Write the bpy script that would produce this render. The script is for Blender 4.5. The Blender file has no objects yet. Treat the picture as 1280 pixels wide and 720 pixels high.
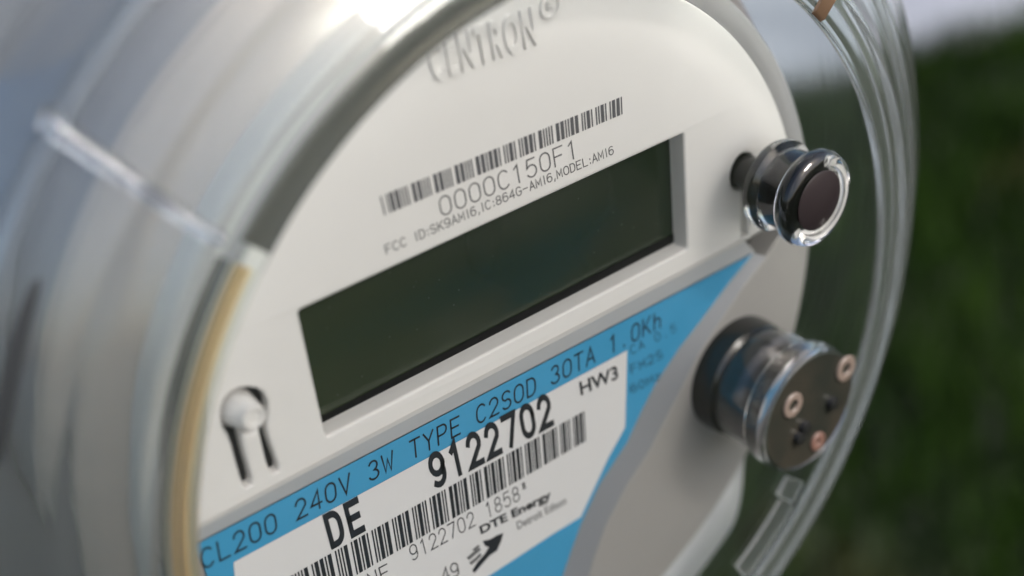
import bpy, bmesh, math, random
from math import sin, cos, pi, radians
from mathutils import Vector, Matrix
from mathutils.geometry import tessellate_polygon
random.seed(7)
SC = bpy.context.scene
COL = SC.collection

# ------------------------------------------------------------------ camera
S = 0.14                                   # metres per layout unit
RC = ((0.77203904, 0.08173706, -0.63029737),
      (-0.37354844, 0.8606908, -0.34593774),
      (0.5142152, 0.50252405, 0.69501965))
FPX, CXY = 1775.0, (0.772, 0.837)
HZ = 1.55                                  # height of the meter's centre above the ground
cam = bpy.data.cameras.new('camera')
camo = bpy.data.objects.new('camera', cam)
COL.objects.link(camo)
def wv(r):                                 # (right, down, into meter) -> world
    return Vector((r[0], r[2], -r[1]))
cx_, cy_, cz_ = wv(RC[0]), -wv(RC[1]), -wv(RC[2])
M = Matrix((cx_, cy_, cz_)).transposed().to_4x4()
M.translation = Vector((-CXY[0]*S, -1.0*S, HZ + CXY[1]*S))
camo.matrix_world = M
cam.sensor_width = 36
cam.lens = FPX/1280*36
cam.clip_start = 0.005
cam.clip_end = 400
cam.dof.use_dof = True
cam.dof.focus_distance = 1.455*S
cam.dof.aperture_fstop = 8.6
SC.camera = camo

# ------------------------------------------------------------------ light
SUN_EL, SUN_AZ = 47, 163                   # azimuth measured clockwise from +Y
w = bpy.data.worlds.new('World')
SC.world = w
w.use_nodes = True
nt = w.node_tree
bg = nt.nodes['Background']
sky = nt.nodes.new('ShaderNodeTexSky')
sky.sky_type = 'NISHITA'
sky.sun_disc = False
sky.sun_elevation = radians(SUN_EL)
sky.sun_rotation = radians(SUN_AZ)
sky.dust_density = 4.0
sky.ozone_density = 1.0
nt.links.new(sky.outputs[0], bg.inputs[0])
bg.inputs[1].default_value = 0.092
sl = bpy.data.lights.new('sun', 'SUN')
sl.energy = 1.5
sl.angle = radians(20)
sl.color = (1.0, 0.965, 0.925)
so = bpy.data.objects.new('sun', sl)
COL.objects.link(so)
sd = Vector((sin(radians(SUN_AZ))*cos(radians(SUN_EL)), cos(radians(SUN_AZ))*cos(radians(SUN_EL)), sin(radians(SUN_EL))))
so.rotation_euler = sd.to_track_quat('Z', 'Y').to_euler()
SC.view_settings.view_transform = 'Standard'
SC.view_settings.look = 'None'
SC.view_settings.exposure = 1.58
SC.view_settings.gamma = 1.0
SC.render.engine = 'CYCLES'
SC.cycles.max_bounces = 16
SC.cycles.transmission_bounces = 14
SC.cycles.transparent_max_bounces = 16
SC.cycles.glossy_bounces = 8
SC.cycles.sample_clamp_indirect = 8
SC.cycles.use_denoising = True

# ------------------------------------------------------------------ helpers
def dotc(c, v):
    return RC[0][c]*v[0] + RC[1][c]*v[1] + RC[2][c]*v[2]
def U(p, h=0.0):
    """a point of the plane that lies h units in front of the faceplate -> meter coordinates (m)"""
    d = (p[0]-640, p[1]-360, FPX)
    t = (1-h)/dotc(2, d)
    return Vector(((dotc(0, d)*t-CXY[0])*S, -(dotc(1, d)*t-CXY[1])*S, h*S))
def P(r, a, h):
    return Vector((r*cos(radians(a))*S, r*sin(radians(a))*S, h*S))

METER_M = Matrix(((1, 0, 0, 0), (0, 0, -1, 0), (0, 1, 0, HZ), (0, 0, 0, 1)))
def link(o, parent=None):
    COL.objects.link(o)
    if parent is not None:
        o.parent = parent
    return o
def empty(name, parent=None):
    o = bpy.data.objects.new(name, None)
    o.empty_display_size = .01
    return link(o, parent)
def mesh(name, verts, faces, mat, parent=None, smooth=True, ang=35):
    me = bpy.data.meshes.new(name)
    me.from_pydata([tuple(v) for v in verts], [], faces)
    me.validate()
    bm = bmesh.new(); bm.from_mesh(me)
    bmesh.ops.recalc_face_normals(bm, faces=bm.faces)
    bm.to_mesh(me); bm.free()
    if smooth:
        me.shade_smooth()
        me.set_sharp_from_angle(angle=radians(ang))
    me.materials.append(mat)
    return link(bpy.data.objects.new(name, me), parent)
def tag(o, label=None, cat=None, group=None, kind=None):
    if label: o['label'] = label
    if cat: o['category'] = cat
    if group: o['group'] = group
    if kind: o['kind'] = kind
    return o

def lathe_data(prof, n=128, a0=0, a1=360, closed_prof=True, wob=None):
    """prof: (r,h) loop in units around the meter axis"""
    full = abs(a1-a0-360) < 1e-6
    m = n if full else n+1
    V, F = [], []
    k = len(prof)
    for i in range(m):
        a = a0+(a1-a0)*i/n
        for r, h in prof:
            V.append(P(r, a, h))
    for i in range(n):
        j = (i+1) % m
        for q in range(k if closed_prof else k-1):
            q2 = (q+1) % k
            F.append((i*k+q, j*k+q, j*k+q2, i*k+q2))
    if not full and closed_prof:
        F.append(tuple(range(k)))
        F.append(tuple((m-1)*k+q for q in range(k)))
    return V, F
def lathe(name, prof, mat, parent, n=128, a0=0, a1=360, closed=True, ang=50):
    V, F = lathe_data(prof, n, a0, a1, closed)
    return mesh(name, V, F, mat, parent, ang=ang)
def turned(name, c, prof, mat, parent, n=64, ang=40, closed=False):
    """solid of revolution round an axis parallel to the meter's through c (metres); prof (r,h) in units, h absolute"""
    V, F = [], []
    k = len(prof)
    for i in range(n):
        a = 2*pi*i/n
        for r, h in prof:
            V.append((c[0]+r*S*cos(a), c[1]+r*S*sin(a), h*S))
    for i in range(n):
        j = (i+1) % n
        for q in range(k if closed else k-1):
            q2 = (q+1) % k
            F.append((i*k+q, j*k+q, j*k+q2, i*k+q2))
    if not closed:
        if prof[0][0] > 1e-6: F.append(tuple(i*k for i in range(n)))
        if prof[-1][0] > 1e-6: F.append(tuple(i*k+k-1 for i in range(n)))
    return mesh(name, V, F, mat, parent, ang=ang)

def area(p): return sum(p[i].x*p[(i+1) % len(p)].y-p[(i+1) % len(p)].x*p[i].y for i in range(len(p)))/2
def inset(p, d):
    n = len(p); o = []
    for i in range(n):
        a, b, c = p[i-1], p[i], p[(i+1) % n]
        e1 = (b-a).to_2d().normalized(); e2 = (c-b).to_2d().normalized()
        n1 = Vector((-e1.y, e1.x)); n2 = Vector((-e2.y, e2.x))
        m = (n1+n2)
        m = m/max(m.length_squared/2, .35)
        o.append(Vector((b.x+m.x*d, b.y+m.y*d, b.z)))
    return o
def plate(name, outline, holes, h0, h1, bev, mat, parent, seg=4):
    """slab from h0 up to h1 (units) with rounded front edges; loops are in metres"""
    loops = []
    for i, l in enumerate([outline]+holes):
        l = [Vector((p[0], p[1], 0)) for p in l]
        if (area(l) < 0) == (i == 0): l.reverse()
        loops.append(l)
    V, F = [], []
    tops = []
    for l in loops:
        rings = [[Vector((p.x, p.y, h0*S)) for p in l]]
        for s in range(seg+1):
            t = s/seg*pi/2
            ins = inset(l, bev*S*(1-cos(t)))
            z = h1*S-bev*S+bev*S*sin(t)
            rings.append([Vector((p.x, p.y, z)) for p in ins])
        n = len(l); b0 = len(V)
        for r in rings: V += r
        for k in range(len(rings)-1):
            for i in range(n):
                j = (i+1) % n
                F.append((b0+k*n+i, b0+k*n+j, b0+(k+1)*n+j, b0+(k+1)*n+i))
        tops.append((b0+(len(rings)-1)*n, rings[-1]))
    idx = []
    for b, r in tops: idx += list(range(b, b+len(r)))
    for t in tessellate_polygon([r for b, r in tops]):
        F.append(tuple(idx[i] for i in t))
    return mesh(name, V, F, mat, parent, ang=30)
def sheet(name, pts, z, mat, parent):
    V = [Vector((p.x, p.y, z)) for p in pts]
    F = [tuple(t) for t in tessellate_polygon([V])]
    return mesh(name, V, F, mat, parent, smooth=False)
def loft(name, A, B, mat, parent):
    n = len(A)
    return mesh(name, list(A)+list(B), [(i, i+1, n+i+1, n+i) for i in range(n-1)], mat, parent, ang=30)

# ------------------------------------------------------------------ materials
def mat(name, col, rough=.5, metal=0., spec=.5, trans=0., ior=1.5, coat=0.):
    m = bpy.data.materials.new(name); m.use_nodes = True
    b = m.node_tree.nodes['Principled BSDF']
    b.inputs['Base Color'].default_value = (*col, 1)
    b.inputs['Roughness'].default_value = rough
    b.inputs['Metallic'].default_value = metal
    b.inputs['Specular IOR Level'].default_value = spec
    b.inputs['Transmission Weight'].default_value = trans
    b.inputs['IOR'].default_value = ior
    b.inputs['Coat Weight'].default_value = coat
    return m, m.node_tree, b
def bump(nt, b, scale, strength, dist=.0002, detail=4, coord='Object', kind='noise'):
    tc = nt.nodes.new('ShaderNodeTexCoord')
    n = nt.nodes.new('ShaderNodeTexNoise')
    n.inputs['Scale'].default_value = scale
    n.inputs['Detail'].default_value = detail
    bp = nt.nodes.new('ShaderNodeBump')
    bp.inputs['Strength'].default_value = strength
    bp.inputs['Distance'].default_value = dist
    nt.links.new(tc.outputs[coord], n.inputs['Vector'])
    nt.links.new(n.outputs['Fac'], bp.inputs['Height'])
    nt.links.new(bp.outputs[0], b.inputs['Normal'])
    return tc, n
def vary(nt, b, c1, c2, scale, detail=3, lo=.35, hi=.65):
    tc = nt.nodes.new('ShaderNodeTexCoord')
    n = nt.nodes.new('ShaderNodeTexNoise'); n.inputs['Scale'].default_value = scale; n.inputs['Detail'].default_value = detail
    r = nt.nodes.new('ShaderNodeValToRGB')
    r.color_ramp.elements[0].position = lo; r.color_ramp.elements[0].color = (*c1, 1)
    r.color_ramp.elements[1].position = hi; r.color_ramp.elements[1].color = (*c2, 1)
    nt.links.new(tc.outputs['Object'], n.inputs['Vector'])
    nt.links.new(n.outputs['Fac'], r.inputs[0]); nt.links.new(r.outputs[0], b.inputs['Base Color'])

m_face, t, b = mat('white_plastic', (.76, .745, .725), .42)
vary(t, b, (.75, .735, .715), (.775, .76, .74), 25); bump(t, b, 1500, .12, .00005)
m_raise, t, b = mat('white_plastic_gloss', (.76, .745, .725), .3)
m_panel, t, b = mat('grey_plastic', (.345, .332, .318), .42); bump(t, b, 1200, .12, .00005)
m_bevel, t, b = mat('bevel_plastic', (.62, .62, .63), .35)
m_side, t, b = mat('shaded_side_bevel', (.25, .26, .28), .4)  # darker tone puts the shade of a bevel turned from the light into colour
m_house, t, b = mat('housing_plastic', (.34, .335, .335), .4); bump(t, b, 300, .15, .0001)
m_bright_blur, t, b = mat('pale_gloss_plastic', (.62, .63, .65), .2, coat=.3)
m_skirt, t, b = mat('warm_grey_plastic', (.22, .19, .18), .3)
m_body, t, b = mat('rear_body_plastic', (.11, .115, .14), .45); bump(t, b, 300, .15, .0001)
m_dark, t, b = mat('black_plastic_and_void', (.012, .013, .014), .5)
m_black, t, b = mat('black_plastic', (.010, .010, .010), .25, coat=.15)
m_ink, t, b = mat('black_ink', (.016, .018, .024), .45)
m_grey_ink, t, b = mat('laser_etched_grey', (.15, .15, .155), .5)
m_blue, t, b = mat('blue_label_vinyl', (.045, .33, .62), .33, coat=.15)
vary(t, b, (.055, .32, .56), (.062, .335, .585), 60)
m_paper, t, b = mat('white_sticker', (.74, .73, .73), .45); bump(t, b, 900, .08, .00005)
m_lcd, t, b = mat('display_polariser', (.012, .026, .014), .16, spec=.45)
vary(t, b, (.010, .019, .010), (.032, .043, .022), 11)  # olive variation in the colour stands for grass reflected in the display
vo = t.nodes.new('ShaderNodeTexVoronoi'); vo.inputs['Scale'].default_value = 420
tc = t.nodes.new('ShaderNodeTexCoord'); t.links.new(tc.outputs['Object'], vo.inputs['Vector'])
lt = t.nodes.new('ShaderNodeMath'); lt.operation = 'LESS_THAN'; lt.inputs[1].default_value = .055; t.links.new(vo.outputs['Distance'], lt.inputs[0])
mx = t.nodes.new('ShaderNodeMixRGB'); mx.inputs[2].default_value = (.06, .07, .06, 1)
old = b.inputs['Base Color'].links[0].from_socket
t.links.new(old, mx.inputs[1]); t.links.new(lt.outputs[0], mx.inputs[0]); t.links.new(mx.outputs[0], b.inputs['Base Color'])
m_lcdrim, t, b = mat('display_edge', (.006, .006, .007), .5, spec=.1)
m_steel, t, b = mat('galvanised_steel', (.24, .26, .30), .42, metal=.35); bump(t, b, 80, .15, .0004)
m_gold_reflection, t, b = mat('gold_reflection', (1.0, .70, .34), .28, metal=.8)  # gold, pale and brown tones painted for the reflection in the cover rim
m_pale_reflection, t, b = mat('pale_reflection', (.86, .78, .62), .3, metal=.85)
m_brown_reflection, t, b = mat('brown_reflection', (.22, .13, .06), .35, metal=.7)
m_dark_reflection, t, b = mat('dark_reflection', (.022, .022, .015), .6, spec=.2)  # dark stretch of the rim's reflection, put into colour
m_red, t, b = mat('pink_led_plastic', (.12, .065, .05), .4)
m_ledring, t, b = mat('led_ring_plastic', (.13, .10, .082), .4)
m_chrome, t, b = mat('bright_metal', (.62, .62, .64), .18, metal=1.)
m_brown, t, b = mat('brown_seal', (.10, .06, .035), .5)
m_disc, t, b = mat('optical_port_window', (.075, .070, .055), .26, metal=.3); vary(t, b, (.020, .022, .018), (.038, .033, .025), 120)
m_win, t, b = mat('button_window', (.016, .012, .013), .3, spec=.25)

def glass_mat(name, tint, rough=0.02, ior=1.49, rings=True, trans=1.0):
    m = bpy.data.materials.new(name); m.use_nodes = True
    t = m.node_tree; b = t.nodes['Principled BSDF']
    b.inputs['Base Color'].default_value = (*tint, 1)
    b.inputs['Roughness'].default_value = rough
    b.inputs['Transmission Weight'].default_value = trans
    b.inputs['IOR'].default_value = ior
    if rings:                      # faint concentric flow lines left by the mould
        tc = t.nodes.new('ShaderNodeTexCoord')
        sx = t.nodes.new('ShaderNodeSeparateXYZ')
        t.links.new(tc.outputs['Object'], sx.inputs[0])
        cb = t.nodes.new('ShaderNodeCombineXYZ')
        t.links.new(sx.outputs[0], cb.inputs[0]); t.links.new(sx.outputs[1], cb.inputs[1])
        ln = t.nodes.new('ShaderNodeVectorMath'); ln.operation = 'LENGTH'
        t.links.new(cb.outputs[0], ln.inputs[0])
        ad = t.nodes.new('ShaderNodeMath'); ad.operation = 'SUBTRACT'
        t.links.new(ln.outputs['Value'], ad.inputs[0]); t.links.new(sx.outputs[2], ad.inputs[1])
        n = t.nodes.new('ShaderNodeTexNoise'); n.noise_dimensions = '1D'
        n.inputs['Scale'].default_value = 420; n.inputs['Detail'].default_value = 2
        t.links.new(ad.outputs[0], n.inputs['W'])
        bp = t.nodes.new('ShaderNodeBump'); bp.inputs['Strength'].default_value = .10; bp.inputs['Distance'].default_value = .0003
        t.links.new(n.outputs['Fac'], bp.inputs['Height']); t.links.new(bp.outputs[0], b.inputs['Normal'])
    return m
m_glass = glass_mat('clear_polycarbonate', (.88, .93, .91), .05, trans=.978)
m_frost = glass_mat('frosted_polycarbonate', (.60, .63, .65), .3, rings=False, trans=.85)
m_soft = glass_mat('hazy_polycarbonate', (.9, .93, .93), .28, rings=False)
m_ribm = glass_mat('rib_polycarbonate', (.62, .67, .76), .0, rings=False)
m_smoke = glass_mat('smoked_acrylic', (.42, .42, .44), .02, rings=False)
m_knob = glass_mat('clear_acrylic_knob', (.985, .985, .99), .01, rings=False)
def thin_mat(name, tint):
    m = bpy.data.materials.new(name); m.use_nodes = True
    t = m.node_tree; t.nodes.remove(t.nodes['Principled BSDF'])
    tr = t.nodes.new('ShaderNodeBsdfTransparent'); tr.inputs[0].default_value = (*tint, 1)
    gl = t.nodes.new('ShaderNodeBsdfGlossy'); gl.inputs['Roughness'].default_value = .03
    fr = t.nodes.new('ShaderNodeFresnel'); fr.inputs[0].default_value = 1.45
    mx = t.nodes.new('ShaderNodeMixShader')
    t.links.new(fr.outputs[0], mx.inputs[0]); t.links.new(tr.outputs[0], mx.inputs[1]); t.links.new(gl.outputs[0], mx.inputs[2])
    t.links.new(mx.outputs[0], t.nodes['Material Output'].inputs[0])
    return m
m_pane = thin_mat('clear_front_pane', (.97, .98, .975))

# ------------------------------------------------------------------ surroundings
def ground_mat():
    m, t, b = mat('lawn_soil', (.02, .03, .01), .95)
    vary(t, b, (.006, .012, .003), (.016, .026, .006), 1.6, 6)
    return m
m_soil = ground_mat()
G = mesh('ground', [(-80, -80, 0), (80, -80, 0), (80, 80, 0), (-80, 80, 0)], [(0, 1, 2, 3)], m_soil, smooth=False)
tag(G, 'dark green lawn soil under the grass', kind='structure')
m_conc, t, b = mat('pale_concrete', (.48, .47, .47), .8); vary(t, b, (.19, .20, .225), (.29, .30, .325), 2.5, 6)
# ground positions seen at the right edge of the photograph
def GP(x, y):
    d = (x-640, y-360, FPX)
    v = Vector((dotc(0, d), dotc(2, d), -dotc(1, d)))
    o = M.translation
    return o+v*(-o.z/v.z)
ea, eb = Vector((2.3, 2.66, 0)), Vector((5.2, 1.76, 0))
dr = (eb-ea).normalized(); nr = Vector((-dr.y, dr.x, 0))
pa, pb = ea-dr*9, eb+dr*9
def quadbox(name, pts, z0, z1, mat):
    V = [(p.x, p.y, z0) for p in pts]+[(p.x, p.y, z1) for p in pts]
    return mesh(name, V, [(0, 3, 2, 1), (4, 5, 6, 7), (0, 1, 5, 4), (1, 2, 6, 5), (2, 3, 7, 6), (3, 0, 4, 7)], mat, smooth=False)
pv = quadbox('pavement', [pa, pb, pb+nr*3.2, pa+nr*3.2], -.02, .05, m_conc)
tag(pv, 'pale concrete walk at the far edge of the lawn', kind='structure')

m_grass, t, b = mat('grass_blades', (.03, .06, .012), .8, spec=.08)
tc = t.nodes.new('ShaderNodeTexCoord'); n_ = t.nodes.new('ShaderNodeTexNoise'); n_.inputs['Scale'].default_value = 4.2; n_.inputs['Detail'].default_value = 8
r_ = t.nodes.new('ShaderNodeValToRGB')
r_.color_ramp.elements[0].position = .36; r_.color_ramp.elements[0].color = (.006, .018, .001, 1)
r_.color_ramp.elements[1].position = .66; r_.color_ramp.elements[1].color = (.016, .036, .0025, 1)
t.links.new(tc.outputs['Object'], n_.inputs['Vector']); t.links.new(n_.outputs['Fac'], r_.inputs[0]); n2 = t.nodes.new('ShaderNodeTexNoise'); n2.inputs['Scale'].default_value = 1.7; n2.inputs['Detail'].default_value = 3
r2 = t.nodes.new('ShaderNodeValToRGB'); r2.color_ramp.elements[0].position = .56; r2.color_ramp.elements[1].position = .70
mx = t.nodes.new('ShaderNodeMixRGB'); mx.inputs[2].default_value = (.035, .018, .006, 1)
t.links.new(tc.outputs['Object'], n2.inputs['Vector']); t.links.new(n2.outputs['Fac'], r2.inputs[0]); t.links.new(r2.outputs[0], mx.inputs[0])
t.links.new(r_.outputs[0], mx.inputs[1]); t.links.new(mx.outputs[0], b.inputs['Base Color'])
def grass():
    V, F = [], []
    R = random.random
    for _ in range(42000):
        x = -1.2+R()*6.5; y = -1.5+R()*4.6
        if (Vector((x, y, 0))-ea).dot(nr) > -.02: continue
        clump = .5+.5*sin(x*5.1+sin(y*3.7)*1.9)*cos(y*4.3+x*1.3)
        h = (.08+.10*R())*(.6+.8*clump); a = R()*6.283; wd = .004+.004*R()
        lx, ly = (R()-.5)*h*1.1, (R()-.5)*h*1.1
        dx, dy = cos(a)*wd, sin(a)*wd
        k = len(V)
        V += [(x-dx, y-dy, 0), (x+dx, y+dy, 0), (x+dx*.7+lx*.45, y+dy*.7+ly*.45, h*.6), (x-dx*.7+lx*.45, y-dy*.7+ly*.45, h*.6), (x+lx, y+ly, h)]
        F += [(k, k+1, k+2, k+3), (k+3, k+2, k+4)]
    me = bpy.data.meshes.new('grass'); me.from_pydata(V, [], F); me.materials.append(m_grass)
    o = link(bpy.data.objects.new('grass', me))
    return tag(o, 'dark green lawn grass, out of focus beyond the meter', kind='stuff')
grass()

# box and post that carry the meter (behind it)
def box(name, c, s, mat, parent=None, bev=.003):
    bm = bmesh.new(); bmesh.ops.create_cube(bm, size=1)
    for v in bm.verts: v.co = Vector((v.co.x*s[0]+c[0], v.co.y*s[1]+c[1], v.co.z*s[2]+c[2]))
    if bev: bmesh.ops.bevel(bm, geom=bm.edges[:], offset=bev, segments=3, affect='EDGES')
    me = bpy.data.meshes.new(name); bm.to_mesh(me); bm.free()
    me.shade_smooth(); me.set_sharp_from_angle(angle=radians(35)); me.materials.append(mat)
    return link(bpy.data.objects.new(name, me), parent)
skt = empty('meter_socket'); skt.location = (0, 0, 0)
tag(skt, 'grey galvanised steel socket box behind the round electricity meter', 'meter socket')
box('steel_box', (0, .135, HZ-.06), (.19, .11, .40), m_steel, skt)
box('post', (0, .225, (HZ+.1)/2), (.09, .07, HZ+.1), m_steel, skt)

# ------------------------------------------------------------------ the meter
met = empty('electricity_meter')
met.matrix_world = METER_M
tag(met, 'round digital electricity meter with white faceplate, dark display and blue label under a clear cover', 'electricity meter')

# inner housing
housing = lathe('inner_housing', [(.0001, -.05), (.405, -.05), (.411, -.03), (.413, -.010), (.418, -.0075), (.434, -.0075), (.440, -.012), (.442, -.03), (.442, -.06)], m_house, met, closed=False)
lathe('shoulder_skirt', [(.440, -.05), (.446, -.055), (.474, -.075), (.480, -.084), (.494, -.10), (.498, -.108), (.498, -.13), (.44, -.14)], m_skirt, met, closed=True)
lathe('rear_body', [(.0001, -.125), (.450, -.125), (.452, -.13), (.455, -.50), (.0001, -.50)], m_body, met, closed=False)
lathe('base_flange', [(.46, -.46), (.61, -.46), (.62, -.47), (.62, -.53), (.46, -.53)], m_body, met)

# ---- faceplate outline: circle above the long ridge
RF = .409
FO = Vector((-.005*S, .006*S, 0))
rl, rr = U((232, 669)), U((931, 301))
def circ_pts(r, a0, a1, n, z=0):
    return [P(r, a0+(a1-a0)*i/n, z) for i in range(n+1)]
ridge_dir = (rr-rl).normalized()
def on_circle(p, d, r):      # intersection of the line p+td with the circle, t>0
    p = p-FO; b_ = p.x*d.x+p.y*d.y; c_ = p.x**2+p.y**2-(r*S)**2
    return p+d*(-b_+math.sqrt(b_*b_-c_))
cr = on_circle(rl, ridge_dir, RF); cl = on_circle(rr, -ridge_dir, RF)
ar = math.degrees(math.atan2(cr.y, cr.x)); al = math.degrees(math.atan2(cl.y, cl.x))
if al < 0: al += 360
out = [p+FO for p in circ_pts(RF, ar, al, 200)]
# display opening
oTL, oTR, oBR, oBL = U((373, 389)), U((855, 167)), U((860, 311)), U((408, 546))
def rounded(poly, r, n=4):
    o = []
    for i in range(len(poly)):
        a, b_, c = poly[i-1], poly[i], poly[(i+1) % len(poly)]
        p1 = b_+(a-b_).normalized()*r*S; p2 = b_+(c-b_).normalized()*r*S
        for k in range(n+1):
            t_ = k/n
            o.append(p1*(1-t_)**2+b_*2*t_*(1-t_)+p2*t_*t_)
    return o
lcd_hole = rounded([oTL, oBL, oBR, oTR], .004)
# keyhole round the seal peg: head plus two slots, tongue in between
kc = U((306, 513))
kr = .0245*S
def kh(p): return U(p)
sL0, sL1 = kh((281, 541)), kh((291, 541))
def keyhole():
    ang0 = []
    c = kc
    # measured outline (photo) on the face plane, clockwise from the top
    px = [(312, 484.5), (322, 486), (330, 491), (335, 500), (336, 512), (334.5, 524), (334, 536),
          (337, 549), (343, 566), (349, 582), (348.5, 589), (343, 591.5), (338, 588), (334, 578), (330, 562), (326.5, 546), (324, 535),
          (318, 541), (308, 542.5), (300, 539),
          (302, 548), (306, 564), (311, 582), (315.5, 598), (315, 606), (309, 609), (304, 604), (300, 592), (295, 574), (290, 556), (285.5, 543),
          (280, 534), (277, 524), (277, 512), (281, 500), (288, 492), (299, 486)]
    return [U(p) for p in px]
key = keyhole()
# slot beside the reset button
def ell(c, rx, ry, n=24, rot=0):
    return [Vector((c.x+rx*S*cos(2*pi*i/n)*cos(rot)-ry*S*sin(2*pi*i/n)*sin(rot), c.y+rx*S*cos(2*pi*i/n)*sin(rot)+ry*S*sin(2*pi*i/n)*cos(rot), 0)) for i in range(n)]
bc = U((929, 216))
bslot = ell(bc, .020, .024, 20)
i0 = max(range(20), key=lambda i: -bslot[i].y)
leg = [bc+Vector((.010*S, -.024*S, 0)), bc+Vector((.010*S, -.085*S, 0)), bc+Vector((-.002*S, -.085*S, 0)), bc+Vector((-.002*S, -.024*S, 0))]
bslot = [p for p in bslot if not (p.y < bc.y-.019*S)]
bslot = sorted(bslot, key=lambda p: math.atan2(p.y-bc.y, p.x-bc.x))
k0 = [p for p in bslot if math.atan2(p.y-bc.y, p.x-bc.x) > -pi/2]
k1 = [p for p in bslot if math.atan2(p.y-bc.y, p.x-bc.x) <= -pi/2]
bslot = k0+k1+[leg[3], leg[2], leg[1], leg[0]]
face = plate('faceplate', out, [lcd_hole, key, bslot], -.036, 0, .0035, m_face, met)
void_shade = sheet('void_shade_sheet', ell(U((310, 545)), .05, .08, 32), -.0115*S, m_dark, face)  # near-black sheet stands for the unlit void behind the keyhole

# embossed brand lettering, raised .6 mm
def glyph_poly(rects): pass
FH = 6.0
def arc(cx, cy, rx, ry, a0, a1, n=10):
    return [(cx+rx*cos(radians(a0+(a1-a0)*i/n)), cy+ry*sin(radians(a0+(a1-a0)*i/n))) for i in range(n+1)]
GL = {
 '0': [arc(2, 4, 1.9, 2, 0, 180)+arc(2, 2, 1.9, 2, 180, 360)+[(3.9, 4)]],
 '1': [[(.9, 4.9), (2.2, 6), (2.2, 0)]],
 '2': [arc(2, 4.2, 1.8, 1.8, 170, -25, 9)+[(.1, 0), (4, 0)]],
 '3': [arc(1.9, 4.5, 1.6, 1.5, 155, -90, 10)+arc(1.9, 1.5, 1.9, 1.5, 90, -160, 12)],
 '4': [[(3, 0), (3, 6), (0, 1.7), (4, 1.7)]],
 '5': [[(3.6, 6), (.7, 6), (.3, 3.2)]+arc(1.95, 2, 1.9, 2, 140, -150, 12)],
 '6': [arc(2.2, 4, 2.0, 2.0, 50, 175, 7)+[(.1, 2.2)], arc(2, 1.9, 1.9, 1.9, 0, 360, 16)],
 '7': [[(0, 6), (4, 6), (1.4, 0)]],
 '8': [arc(2, 4.5, 1.6, 1.45, 0, 360, 14), arc(2, 1.55, 1.9, 1.5, 0, 360, 14)],
 '9': [arc(2, 4.1, 1.9, 1.9, 0, 360, 16), [(3.9, 4), (3.6, 2.2)]+arc(1.8, 2, 2.0, 2.0, 5, -130, 7)],
 'A': [[(0, 0), (2, 6), (4, 0)], [(.7, 2), (3.3, 2)]],
 'C': [arc(2.1, 3.6, 2, 2.4, 40, 180, 8)+arc(2.1, 2.4, 2, 2.4, 180, 320, 8)],
 'D': [[(.2, 0), (.2, 6), (1.8, 6)]+arc(1.8, 3.8, 2.1, 2.2, 90, 0, 5)+arc(1.8, 2.2, 2.1, 2.2, 0, -90, 5)+[(.2, 0)]],
 'E': [[(3.8, 6), (.2, 6), (.2, 0), (3.8, 0)], [(.2, 3.1), (3.3, 3.1)]],
 'F': [[(3.8, 6), (.2, 6), (.2, 0)], [(.2, 3.1), (3.2, 3.1)]],
 'G': [arc(2.1, 3.6, 2, 2.4, 40, 180, 8)+arc(2.1, 2.4, 2, 2.4, 180, 340, 8)+[(4.05, 2.8), (2.3, 2.8)]],
 'H': [[(.2, 0), (.2, 6)], [(3.8, 0), (3.8, 6)], [(.2, 3.1), (3.8, 3.1)]],
 'I': [[(1.0, 0), (1.0, 6)]],
 'K': [[(.2, 0), (.2, 6)], [(3.9, 6), (.2, 2)], [(1.5, 3.3), (4, 0)]],
 'L': [[(.3, 6), (.3, 0), (3.8, 0)]],
 'M': [[(0, 0), (0, 6), (2, 1.6), (4, 6), (4, 0)]],
 'N': [[(.2, 0), (.2, 6), (3.8, 0), (3.8, 6)]],
 'O': [arc(2, 3.8, 2, 2.2, 0, 180)+arc(2, 2.2, 2, 2.2, 180, 360)+[(4, 3.8)]],
 'P': [[(.2, 0), (.2, 6), (2.3, 6)]+arc(2.3, 4.4, 1.6, 1.6, 90, -90, 8)+[(.2, 2.8)]],
 'R': [[(.2, 0), (.2, 6), (2.3, 6)]+arc(2.3, 4.4, 1.6, 1.6, 90, -90, 8)+[(.2, 2.8)], [(1.9, 2.8), (3.9, 0)]],
 'S': [arc(2, 4.45, 1.8, 1.55, 30, 260, 9)+arc(2, 1.6, 1.9, 1.6, 80, -150, 9)],
 'T': [[(0, 6), (4, 6)], [(2, 6), (2, 0)]],
 'V': [[(0, 6), (2, 0), (4, 6)]],
 'W': [[(-.2, 6), (.9, .1), (2, 4.2), (3.1, .1), (4.2, 6)]],
 'Y': [[(0, 6), (2, 3), (4, 6)], [(2, 3), (2, 0)]],
 'h': [[(.4, 0), (.4, 6)], [(.4, 2.5)]+arc(2, 2.4, 1.5, 1.5, 130, 0, 6)+[(3.5, 0)]],
 'z': [[(.3, 4), (3.6, 4), (.3, 0), (3.7, 0)]],
 '.': [[(1.8, 0), (1.8, .5)]], ',': [[(.9, .6), (.4, -1)]], ':': [[(.9, .3), (.9, 1)], [(.9, 3.3), (.9, 4)]],
 '-': [[(.2, 3), (3.8, 3)]], '*': [[(1, 5.6), (3, 3.6)], [(3, 5.6), (1, 3.6)], [(2, 6), (2, 3.2)]], ' ': [],
}
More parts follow.
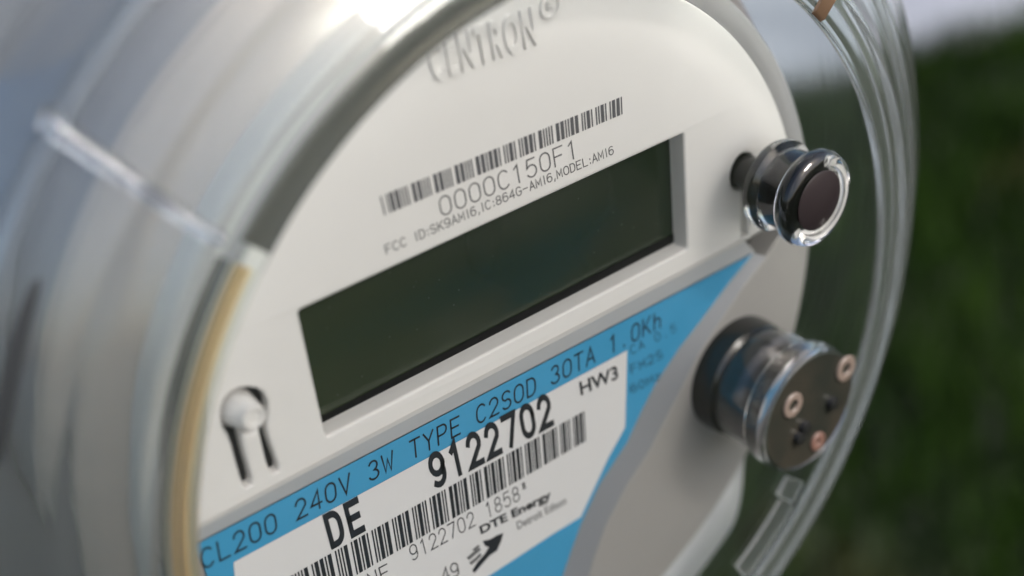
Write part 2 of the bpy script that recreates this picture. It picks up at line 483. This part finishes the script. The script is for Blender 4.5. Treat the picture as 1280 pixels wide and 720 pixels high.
def stroke(pts, w, cap=True):
    """ribbon with mitred joints; returns verts, faces in 2-D"""
    p = [Vector(q) for q in pts]
    p = [q for i, q in enumerate(p) if i == 0 or (q-p[i-1]).length > 1e-4]
    if len(p) < 2: return [], []
    if cap:
        p[0] = p[0]-(p[1]-p[0]).normalized()*w*.4; p[-1] = p[-1]+(p[-1]-p[-2]).normalized()*w*.4
    L, Rr = [], []
    n = len(p); cl = (p[0]-p[-1]).length < .3 and n > 8
    for i in range(n):
        a = p[i]-p[i-1] if i else (p[1]-p[0]); b_ = p[i+1]-p[i] if i < n-1 else p[-1]-p[-2]
        n1 = Vector((-a.y, a.x)).normalized(); n2 = Vector((-b_.y, b_.x)).normalized()
        m_ = n1+n2
        if m_.length < .2: m_ = n1
        else: m_ = m_/max(m_.length_squared/2, .25)
        L.append(p[i]+m_*w/2); Rr.append(p[i]-m_*w/2)
    return L+Rr, [(i, i+1, n+i+1, n+i) for i in range(n-1)]
def text_strokes(s, pitch, w, narrow=()):
    V, F, x = [], [], 0
    for ch in s:
        for g in GL[ch]:
            v, f = stroke([(x+a, b_) for a, b_ in g], w)
            k = len(V); V += v; F += [tuple(i+k for i in q) for q in f]
        x += pitch.get(ch, pitch['_']) if isinstance(pitch, dict) else pitch
    x -= (pitch.get(s[-1], pitch['_']) if isinstance(pitch, dict) else pitch)-4
    return V, F, x
def affine(BL, BR, TL, h):
    a, b_, c = U(BL, h), U(BR, h), U(TL, h)
    up = c-a
    return a, b_-a, up
def text(name, s, BL, BR, TL, h, material, parent, w=.55, pitch=5.6, lift=.0004):
    V, F, W = text_strokes(s, pitch, w)
    a, ex, ey = affine(BL, BR, TL, h)
    z = (h+lift)*S
    return mesh(name, [((a+ex*(v.x/W)+ey*(v.y/FH)).x, (a+ex*(v.x/W)+ey*(v.y/FH)).y, z) for v in V], F, material, parent, smooth=False)
def bfont_mesh(s, offset=0.0, extrude=0.0, shear=0.0, space=1.0, bevel=0.0):
    cu = bpy.data.curves.new('tmp_text', 'FONT')
    cu.body = s; cu.offset = offset; cu.shear = shear; cu.space_character = space; cu.extrude = extrude; cu.bevel_depth = bevel
    cu.resolution_u = 6
    o = bpy.data.objects.new('tmp_text', cu); COL.objects.link(o)
    dg = bpy.context.evaluated_depsgraph_get()
    me = bpy.data.meshes.new_from_object(o.evaluated_get(dg))
    bpy.data.objects.remove(o); bpy.data.curves.remove(cu)
    me.materials.clear()
    return me
def btext(name, s, BL, BR, TL, h, material, parent, offset=.02, lift=.0004, thick=0, shear=0, space=1.0, capref=None):
    me = bfont_mesh(s, offset, .5 if thick else 0, shear, space)
    xs = [v.co.x for v in me.vertices]; ys = [v.co.y for v in me.vertices]
    x0, x1 = min(xs), max(xs); y0, y1 = (min(ys), max(ys)) if capref is None else capref
    a, ex, ey = affine(BL, BR, TL, h)
    for v in me.vertices:
        q = a+ex*((v.co.x-x0)/(x1-x0))+ey*((v.co.y-y0)/(y1-y0))
        z = (h+lift)*S
        if thick: z = h*S+(v.co.z+.5)*thick*S
        v.co = (q.x, q.y, z)
    me.materials.append(material)
    me.name = name
    return link(bpy.data.objects.new(name, me), parent)

# CENTRON, moulded proud of the faceplate: tall condensed strokes
def emboss(name, s, BL, BR, TL, w, pitch, height):
    V2, F2, W = text_strokes(s, pitch, w)
    a, ex, ey = affine(BL, BR, TL, 0)
    def m(v, z): 
        q = a+ex*(v.x/W)+ey*(v.y/FH); return (q.x, q.y, z*S)
    n = len(V2)
    V = [m(v, .0001) for v in V2]+[m(v, height) for v in V2]
    edges = {}
    F = []
    for f in F2:
        F.append(tuple(i+n for i in f))
        for i in range(4):
            e = (f[i], f[(i+1) % 4]); k = tuple(sorted(e))
            edges[k] = None if k in edges else e
    for e in edges.values():
        if e: F.append((e[0], e[1], e[1]+n, e[0]+n))
    return mesh(name, V, F, m_raise, face, ang=40)
btext('raised_lettering', 'CENTRON', (541, 103.5), (671, 55.5), (531, 54), 0, m_raise, face, offset=.03, thick=.0028, space=1.25)
rc = U((686, 7), 0)
turned('raised_registered_mark', (rc.x, rc.y), [(.0100, .0001), (.0122, .0001), (.0122, .0026), (.0100, .0026)], m_raise, face, n=48, closed=True)
btext('raised_registered_letter', 'R', (683, 13), (691, 9.5), (682, 3), 0, m_raise, face, offset=.01, thick=.0026)

# bar codes (Code 39, wide:narrow = 2.5:1)
C39 = {'0': 'nnnwwnwnn', '1': 'wnnwnnnnw', '2': 'nnwwnnnnw', '3': 'wnwwnnnnn', '4': 'nnnwwnnnw', '5': 'wnnwwnnnn', '6': 'nnwwwnnnn', '7': 'nnnwnnwnw',
       '8': 'wnnwnnwnn', '9': 'nnwwnnwnn', 'C': 'wnwnnwnnn', 'D': 'nnnnwwnnw', 'E': 'wnnnwwnnn', 'F': 'nnwnwwnnn', ' ': 'nwwnnnwnn', '*': 'nwnnwnwnn'}
def barcode(name, s, TL, TR, BL, BR, h, material, parent):
    bars, x = [], 0
    for ch in s:
        for i, c in enumerate(C39[ch]):
            wd = 2.5 if c == 'w' else 1
            if i % 2 == 0: bars.append((x, x+wd))
            x += wd
        x += 1
    W = x-1
    a, b_, c, d = U(TL, h), U(TR, h), U(BL, h), U(BR, h)
    V, F = [], []
    z = (h+.0004)*S
    for x0, x1 in bars:
        k = len(V)
        for t_, top in ((x0/W, 1), (x1/W, 1), (x1/W, 0), (x0/W, 0)):
            p = a.lerp(b_, t_) if top else c.lerp(d, t_)
            V.append((p.x, p.y, z))
        F.append((k, k+1, k+2, k+3))
    return mesh(name, V, F, material, parent, smooth=False)
m_bar1, t, b = mat('etched_bar_grey', (.11, .11, .12), .5)
barcode('serial_barcode', '*0000C150F1*', (474.5, 245.5), (777, 120.5), (480, 269), (778, 142.5), 0, m_bar1, face)
text('serial_lettering', '0000C150F1', (552, 270.5), (722, 196), (547.4, 248), 0, m_grey_ink, face, w=.5, pitch=5.45)
PT = {'_': 5.4, ',': 3.0, ':': 3.0, 'I': 3.3, ' ': 5.2, '-': 5.6, 'M': 5.8}
text('approval_lettering', 'FCC ID:SK9AMI6,IC:864G-AMI6,MODEL:AMI6', (483, 317.5), (767, 192), (480.3, 307), 0, m_grey_ink, face, w=.78, pitch=PT)

# display
lh = -.023
disp = sheet('display', [U(p, lh) for p in ((355, 395), (395, 560), (880, 312), (872, 140))], lh*S, m_lcd, met)
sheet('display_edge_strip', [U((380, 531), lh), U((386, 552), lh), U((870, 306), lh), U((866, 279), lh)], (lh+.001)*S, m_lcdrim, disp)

# seal peg in the keyhole
def cone_between(name, c0, h0, c1, h1, r0, r1, mat, parent, n=40):
    V, F = [], []
    rings = [(c0, h0, r0), (c0.lerp(c1, .5), (h0+h1)/2, (r0*.48+r1*.52)), (c0.lerp(c1, .93), h0+(h1-h0)*.93, r1*1.02), (c1, h1, r1*.90), (c1, h1, r1*.62), (c1, h1-.002, r1*.52), (c1, h1-.0025, .0001)]
    for c, h, r in rings:
        for i in range(n):
            V.append((c.x+r*S*cos(2*pi*i/n), c.y+r*S*sin(2*pi*i/n), h*S))
    for k in range(len(rings)-1):
        for i in range(n):
            j = (i+1) % n
            F.append((k*n+i, k*n+j, (k+1)*n+j, (k+1)*n+i))
    return mesh(name, V, F, mat, parent, ang=50)
tip_h = .026
cone_between('seal_peg', U((303, 519)), -.03, U((318, 523), tip_h), tip_h, .0215, .0125, m_raise, met)

# ---- lower plate and label
LH = -.016
strip_top = [(233, 687), (480, 560.5), (670, 459), (840, 373.5), (943, 316)]
ridge_pts = [(232, 669), (480, 545), (670, 448), (840, 357), (931, 301)]
edge_r = [(943, 316), (913, 352), (880, 396), (848, 437), (820, 479), (803, 512), (784, 553), (751, 603), (727, 654), (713, 692), (700, 730), (690, 780)]
bev_r = [(958, 321), (930, 356), (903, 396), (873, 441), (853, 482), (831, 524), (812, 562), (783, 606), (757, 656), (743, 695), (731, 735), (721, 785)]
def pl(a, b_, n=6): return [(a[0]+(b_[0]-a[0])*i/n, a[1]+(b_[1]-a[1])*i/n) for i in range(n+1)]
strip_top = pl((233, 687), (943, 316))
ridge_pts = pl((232, 669), (931, 301))
lab = [U(p, LH) for p in strip_top+edge_r[1:]]+[U((230, 1000), LH)]
# clip the label to the inside of the housing circle at the left
lab2 = []
leftpts = [P(.402, a, LH) for a in range(184, 290, 4)]
lab_poly = [U(p, LH) for p in strip_top+edge_r[1:]]
start = lab_poly[0]; end = lab_poly[-1]
a_s = math.degrees(math.atan2(start.y, start.x)) % 360; a_e = math.degrees(math.atan2(end.y, end.x)) % 360
r_s = start.to_2d().length/S; r_e = end.to_2d().length/S
for i in range(1, 24):
    t_ = i/24
    a = a_e+(a_s-a_e)*t_
    lab_poly.append(P(.410 if r_e > .40 else r_e+(.410-r_e)*min(1, t_*4), a, LH))
label = sheet('blue_label', lab_poly, LH*S, m_blue, met)
# bevels that drop from the ridge and from the lower panel to the label
rz = [U(p, -.0025) for p in ridge_pts]
loft('upper_bevel', [U(p, -.001) for p in ridge_pts], [U((p[0], p[1]-1.5), LH-.0005) for p in strip_top], m_bevel, met)
loft('ridge_lip', [U((p[0]+1, p[1]-5), .0012) for p in ridge_pts], [U((p[0], p[1]+1.0), -.0012) for p in ridge_pts], m_raise, met)
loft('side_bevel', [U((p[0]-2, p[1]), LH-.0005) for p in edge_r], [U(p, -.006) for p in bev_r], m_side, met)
pan_in = [U(p, -.006) for p in bev_r]
pe = pan_in[-1]
a1_ = math.degrees(math.atan2(pe.y, pe.x)); ps = pan_in[0]
arcp = [P(.434, a1_+(ar+3-a1_)*i/60, 0) for i in range(61)]
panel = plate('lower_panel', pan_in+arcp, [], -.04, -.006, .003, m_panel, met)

# blue label print
text('rating_lettering', 'CL200 240V 3W TYPE C2SOD 30TA 1.0Kh', (254, 712), (826, 408.5), (249.5, 689), LH, m_ink, label, w=.66, pitch=5.7)
text('class_lettering', 'CA 0.5', (789, 443), (845, 414), (787, 433), LH, m_ink, label, w=.5, pitch=6.4)
text('class_lettering', 'FM2S', (789, 467), (828, 447), (787, 457), LH, m_ink, label, w=.6, pitch=6)
text('class_lettering', '60HZ'.replace('Z', 'z'), (789, 491), (826, 473), (787, 482), LH, m_ink, label, w=.6, pitch=6)
# white sticker
SH = LH+.0008
wp = [(292, 703), (784, 438), (781.5, 534), (760, 573), (726, 646), (690, 668), (611, 720), (560, 754), (300, 800)]
stk = sheet('white_sticker', [U(p, SH) for p in wp], SH*S, m_paper, met)
text('utility_lettering', 'DE', (415, 682.5), (455, 660), (405.5, 647), SH, m_ink, stk, w=1.4, pitch=6.5)
text('number_lettering', '9122702', (543.5, 608.5), (690.5, 528.5), (535, 572.5), SH, m_ink, stk, w=1.3, pitch=6.2)
btext('version_lettering', 'HW3', (726, 494.5), (773, 473), (723.5, 477.5), SH, m_ink, stk, offset=.02)
barcode('number_barcode', '*DE9122702 1858*', (344, 730.5), (730, 513.5), (354, 772), (732, 551), SH, m_ink, stk)
text('number_small_lettering', '9122702 1858*', (515, 701), (661, 618), (510.5, 683.5), SH, m_ink, stk, w=.5, pitch=5.6)
text('maker_lettering', 'MANF', (434, 750), (488, 721.5), (429, 733), SH, m_ink, stk, w=.55, pitch=5.4)
text('maker_lettering', '49', (554, 728), (574.5, 718), (550, 712), SH, m_ink, stk, w=.6, pitch=5.2)
btext('company_lettering', 'DTE Energy', (602, 671), (690, 625), (598.5, 658), SH, m_ink, stk, offset=.035)
btext('division_lettering', 'Detroit Edison', (647, 662), (708, 629.5), (645, 652.5), SH, m_grey_ink, stk, offset=.01)
logo_px = [(629, 666), (626, 677), (621, 688), (612, 694), (604, 703), (593, 716), (590, 713), (597, 702), (606, 692), (611, 684), (606, 682), (603, 676), (612, 674), (621, 669)]
sheet('company_logo', [U(p, SH) for p in logo_px], (SH+.0004)*S, m_ink, stk)
for pp in ([(583, 697), (591, 690), (599, 684), (601, 687), (594, 693), (586, 700)], [(586, 703), (594, 697), (600, 691), (602, 694), (596, 700), (589, 706)], [(590, 687), (597, 681), (600, 682), (593, 689)]):
    sheet('company_logo', [U(p, SH) for p in pp], (SH+.0004)*S, m_grey_ink, stk)

# ---- reset button (clear knob, pushes through the cover)
b0 = U((1027, 252), .112)
bx = (b0.x, b0.y)
rb = empty('reset_button', met); rb.location = (0, 0, 0)
turned('shaft', bx, [(.0, -.02), (.020, -.02), (.020, .046), (.0, .046)], m_black, rb)
turned('core', bx, [(.0, .047), (.020, .047), (.022, .058), (.036, .061), (.037, .084), (.0, .084)], m_black, rb)
turned('clear_knob', bx, [(.0, .044), (.040, .040), (.050, .043), (.0525, .049), (.0525, .055), (.0455, .060), (.0455, .085), (.050, .088), (.0545, .094), (.0550, .101), (.0525, .108), (.046, .112), (.040, .1115), (.0385, .108), (.0, .108)], m_knob, rb, n=96)
turned('dark_window', bx, [(.0, .1083), (.0335, .1083), (.0345, .1092), (.0335, .1100), (.0, .1100)], m_win, rb)

# ---- optical port (lower knob)
o0 = U((1013, 515), .115)
ox = (o0.x, o0.y)
def turned_port(name, c, prof, mat_, parent, **k): return turned(name, c, [(r*1.045, h) for r, h in prof], mat_, parent, **k)
op = empty('optical_port', met); op.location = (0, 0, 0)
turned_port('collar', ox, [(.0, -.02), (.070, -.02), (.072, .0), (.070, .022), (.064, .028), (.0, .028)], m_black, op, n=96)
turned_port('barrel', ox, [(.0, .028), (.064, .028), (.0655, .034), (.066, .076), (.0, .078)], m_dark, op, n=96)
turned_port('clear_barrel_ring', ox, [(.067, .032), (.070, .034), (.0705, .080), (.075, .084), (.0765, .095), (.0765, .108), (.074, .113), (.0725, .1135), (.0725, .080), (.067, .078)], m_knob, op, n=96, closed=True)
turned_port('front_disc', ox, [(.0, .080), (.0715, .080), (.0715, .112), (.0700, .1135), (.0, .1135)], m_disc, op, n=96)
turned_port('metal_rim', ox, [(.0716, .100), (.0722, .1142), (.0708, .1146), (.0704, .1138)], m_chrome, op, n=96, closed=True)
def stud(name, px, r0, r1, h1, mat_, n=40):
    c = U(px, .1135)
    return turned(name, (c.x, c.y), [(r0, .1138), (r1, .1138), (r1, h1-.001), (r1-.001, h1), (r0+.001, h1), (r0, h1-.001)], mat_, op, n=n, closed=True)
stud('led_ring', (990, 506), .0070, .0158, .1165, m_ledring)
stud('led_ring', (1056, 460), .0070, .0165, .1165, m_ledring)
stud('led_ring', (1021, 551), .0035, .0120, .1165, m_red)
for px in ((1004, 533), (1038, 503), (997, 546)):
    c = U(px, .1135); turned('contact_stud', (c.x, c.y), [(.0, .1138), (.0085, .1138), (.0075, .121), (.0, .122)], m_black, op, n=20)

# ------------------------------------------------------------------ clear cover
OUT = [(.452, .0870), (.455, .0888), (.459, .0885), (.463, .0868), (.474, .0860), (.484, .0866), (.489, .0892), (.495, .0890), (.500, .0850), (.506, .0795),
       (.518, .0710), (.535, .0610), (.549, .0540), (.555, .0530), (.561, .0510), (.568, .0455), (.590, .0300), (.608, .0180), (.621, .0105), (.628, .0050), (.630, -.001), (.631, -.01), (.636, -.10), (.642, -.30), (.646, -.44), (.66, -.45), (.70, -.452), (.70, -.47)]
INN = [(.64, -.47), (.632, -.44), (.628, -.30), (.620, -.10), (.614, -.012), (.606, .002), (.580, .0205), (.550, .0400), (.520, .0560), (.500, .0690), (.488, .0765), (.470, .0790), (.452, .0800)]
cover = lathe('clear_cover', OUT+INN, m_glass, met, n=256, ang=60)
lathe('front_pane', [(.0001, .0855), (.4518, .0855)], m_pane, cover, closed=False)
# mould rib over the shoulder
def rib(a, wdeg=1.1):
    prof = [(.499, .0875), (.512, .0765), (.530, .0655), (.552, .0530), (.575, .0415), (.600, .0250), (.622, .0115), (.634, .002)]
    V, F = [], []
    k = 9
    for i, (r, h) in enumerate(prof):
        sc = 1.0+.25*(i/7)
        for j in range(k):
            u = j/(k-1)*2-1
            lift = math.sqrt(max(0, 1-u*u))*.0075*sc+(.0012*sin(i*2.4))
            V.append(P(r+lift*.55, a-2.2*max(0, (i-1)/6)+u*wdeg*.62*sc, h+lift*.83))
    for i in range(len(prof)-1):
        for j in range(k-1):
            F.append((i*k+j, i*k+j+1, (i+1)*k+j+1, (i+1)*k+j))
    n0 = len(V)
    for i, (r, h) in enumerate(prof):
        sc = 1.0+.25*(i/7)
        for u in (-1, 1): V.append(P(r-.002, a-2.2*max(0, (i-1)/6)+u*wdeg*.62*sc, h-.003))
    for i in range(len(prof)-1):
        F.append((n0+2*i, n0+2*i+2, n0+2*i+3, n0+2*i+1))
        F.append((i*k, (i+1)*k, n0+2*i+2, n0+2*i)); F.append((i*k+k-1, n0+2*i+1, n0+2*i+3, (i+1)*k+k-1))
    F.append(tuple(range(k))+(n0+1, n0)); e = (len(prof)-1)*k
    F.append(tuple(range(e+k-1, e-1, -1))+(n0+2*len(prof)-2, n0+2*len(prof)-1))
    return mesh('moulded_rib', V, F, m_ribm, cover, ang=50)
rib(137.5)
turned('rib_glint_bead', P(.628, 135.2, 0), [(.0, -.006), (.007, -.004), (.0095, .003), (.008, .010), (.004, .0135), (.0, .0145)], m_knob, cover, n=32, ang=80)  # glass bead added to give a glint at the rib's outer end
# dark slot through the shoulder at the left
def arcband(name, r0, h0, r1, h1, a0, a1, mat_, parent, taper=True, n=40, th=.002):
    V, F = [], []
    for i in range(n+1):
        t_ = i/n; a = a0+(a1-a0)*t_
        k = math.sin(pi*t_)**.35 if taper else 1
        rm, hm = (r0+r1)/2, (h0+h1)/2
        A = (rm+(r0-rm)*k, hm+(h0-hm)*k); B = (rm+(r1-rm)*k, hm+(h1-hm)*k)
        V += [P(A[0], a, A[1]), P(B[0], a, B[1]), P(B[0]-th, a, B[1]-th), P(A[0]-th, a, A[1]-th)]
    for i in range(n):
        for q in range(4):
            F.append((i*4+q, i*4+(q+1) % 4, i*4+4+(q+1) % 4, i*4+4+q))
    F += [(0, 1, 2, 3), (4*n, 4*n+3, 4*n+2, 4*n+1)]
    return mesh(name, V, F, mat_, parent, ang=50)
arcband('cover_slot', .592, .0305, .602, .0235, 146, 161, m_dark, cover)
# dark and gold arcs inside the front rim, coloured as its reflections
lathe('dark_reflection_arc', [(.447, .0765), (.474, .0765), (.479, .072), (.479, .067), (.447, .067)], m_dark_reflection, cover, n=100, a0=60, a1=137)
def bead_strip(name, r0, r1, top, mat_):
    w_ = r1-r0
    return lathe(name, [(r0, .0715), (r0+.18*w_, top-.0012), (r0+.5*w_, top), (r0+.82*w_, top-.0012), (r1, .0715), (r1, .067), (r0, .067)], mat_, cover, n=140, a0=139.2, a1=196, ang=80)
bead_strip('pale_reflection_strip', .4502, .4550, .0768, m_pale_reflection)
bead_strip('gold_reflection_strip', .4552, .4625, .0774, m_gold_reflection)
bead_strip('brown_reflection_strip', .4627, .4655, .0750, m_brown_reflection)
bead_strip('gold_reflection_strip', .4657, .4715, .0770, m_gold_reflection)
bead_strip('brown_reflection_strip', .4717, .4740, .0750, m_brown_reflection)
bead_strip('pale_reflection_strip', .4742, .4790, .0766, m_pale_reflection)
lathe('dark_reflection_arc', [(.4795, .0740), (.4825, .0735), (.4835, .070), (.4835, .067), (.4795, .067)], m_dark_reflection, cover, n=100, a0=139.2, a1=196)

# notch cut in the front ring, and the moulded tab low on the right
arcband('brown_notch', .456, .0925, .482, .0925, 43.6, 46.0, m_brown, cover, taper=False, n=6, th=.004)
def sector(name, r0, r1, h0, h1, a0, a1, mat_, parent, n=12):
    V, F = [], []
    for i in range(n+1):
        a = a0+(a1-a0)*i/n
        V += [P(r0, a, h0), P(r1, a, h0), P(r1, a, h1), P(r0, a, h1)]
    for i in range(n):
        for q in range(4): F.append((i*4+q, i*4+(q+1) % 4, i*4+4+(q+1) % 4, i*4+4+q))
    F += [(0, 1, 2, 3), (4*n, 4*n+3, 4*n+2, 4*n+1)]
    o = mesh(name, V, F, mat_, parent, ang=30)
    md = o.modifiers.new('bevel', 'BEVEL'); md.width = .0012*S*4; md.segments = 2; md.limit_method = 'ANGLE'
    return o
sector('moulded_tab', .384, .424, .0868, .0925, -45.4, -41.4, m_soft, cover)
sector('moulded_channel', .396, .430, .0872, .0915, -60, -45.8, m_soft, cover, n=24)

def bright_blur():  # pale gloss sector added for the bright blur low on the right
    V, F = [], []
    n = 40
    for i in range(n+1):
        a = -88+(88-34)*i/n
        t_ = min(1, max(0, (-40-a)/14)); t_ = t_*t_*(3-2*t_)
        r1 = .450+.068*t_
        V += [P(.436, a, -.10), P(r1, a, -.10), P(r1, a, -.024), P(r1-.006, a, -.018), P(.436, a, -.012)]
    for i in range(n):
        for q in range(5): F.append((i*5+q, i*5+(q+1) % 5, i*5+5+(q+1) % 5, i*5+5+q))
    F += [(0, 1, 2, 3, 4), (5*n+4, 5*n+3, 5*n+2, 5*n+1, 5*n)]
    return mesh('bright_blur_sector', V, F, m_bright_blur, met, ang=50)
bright_blur()
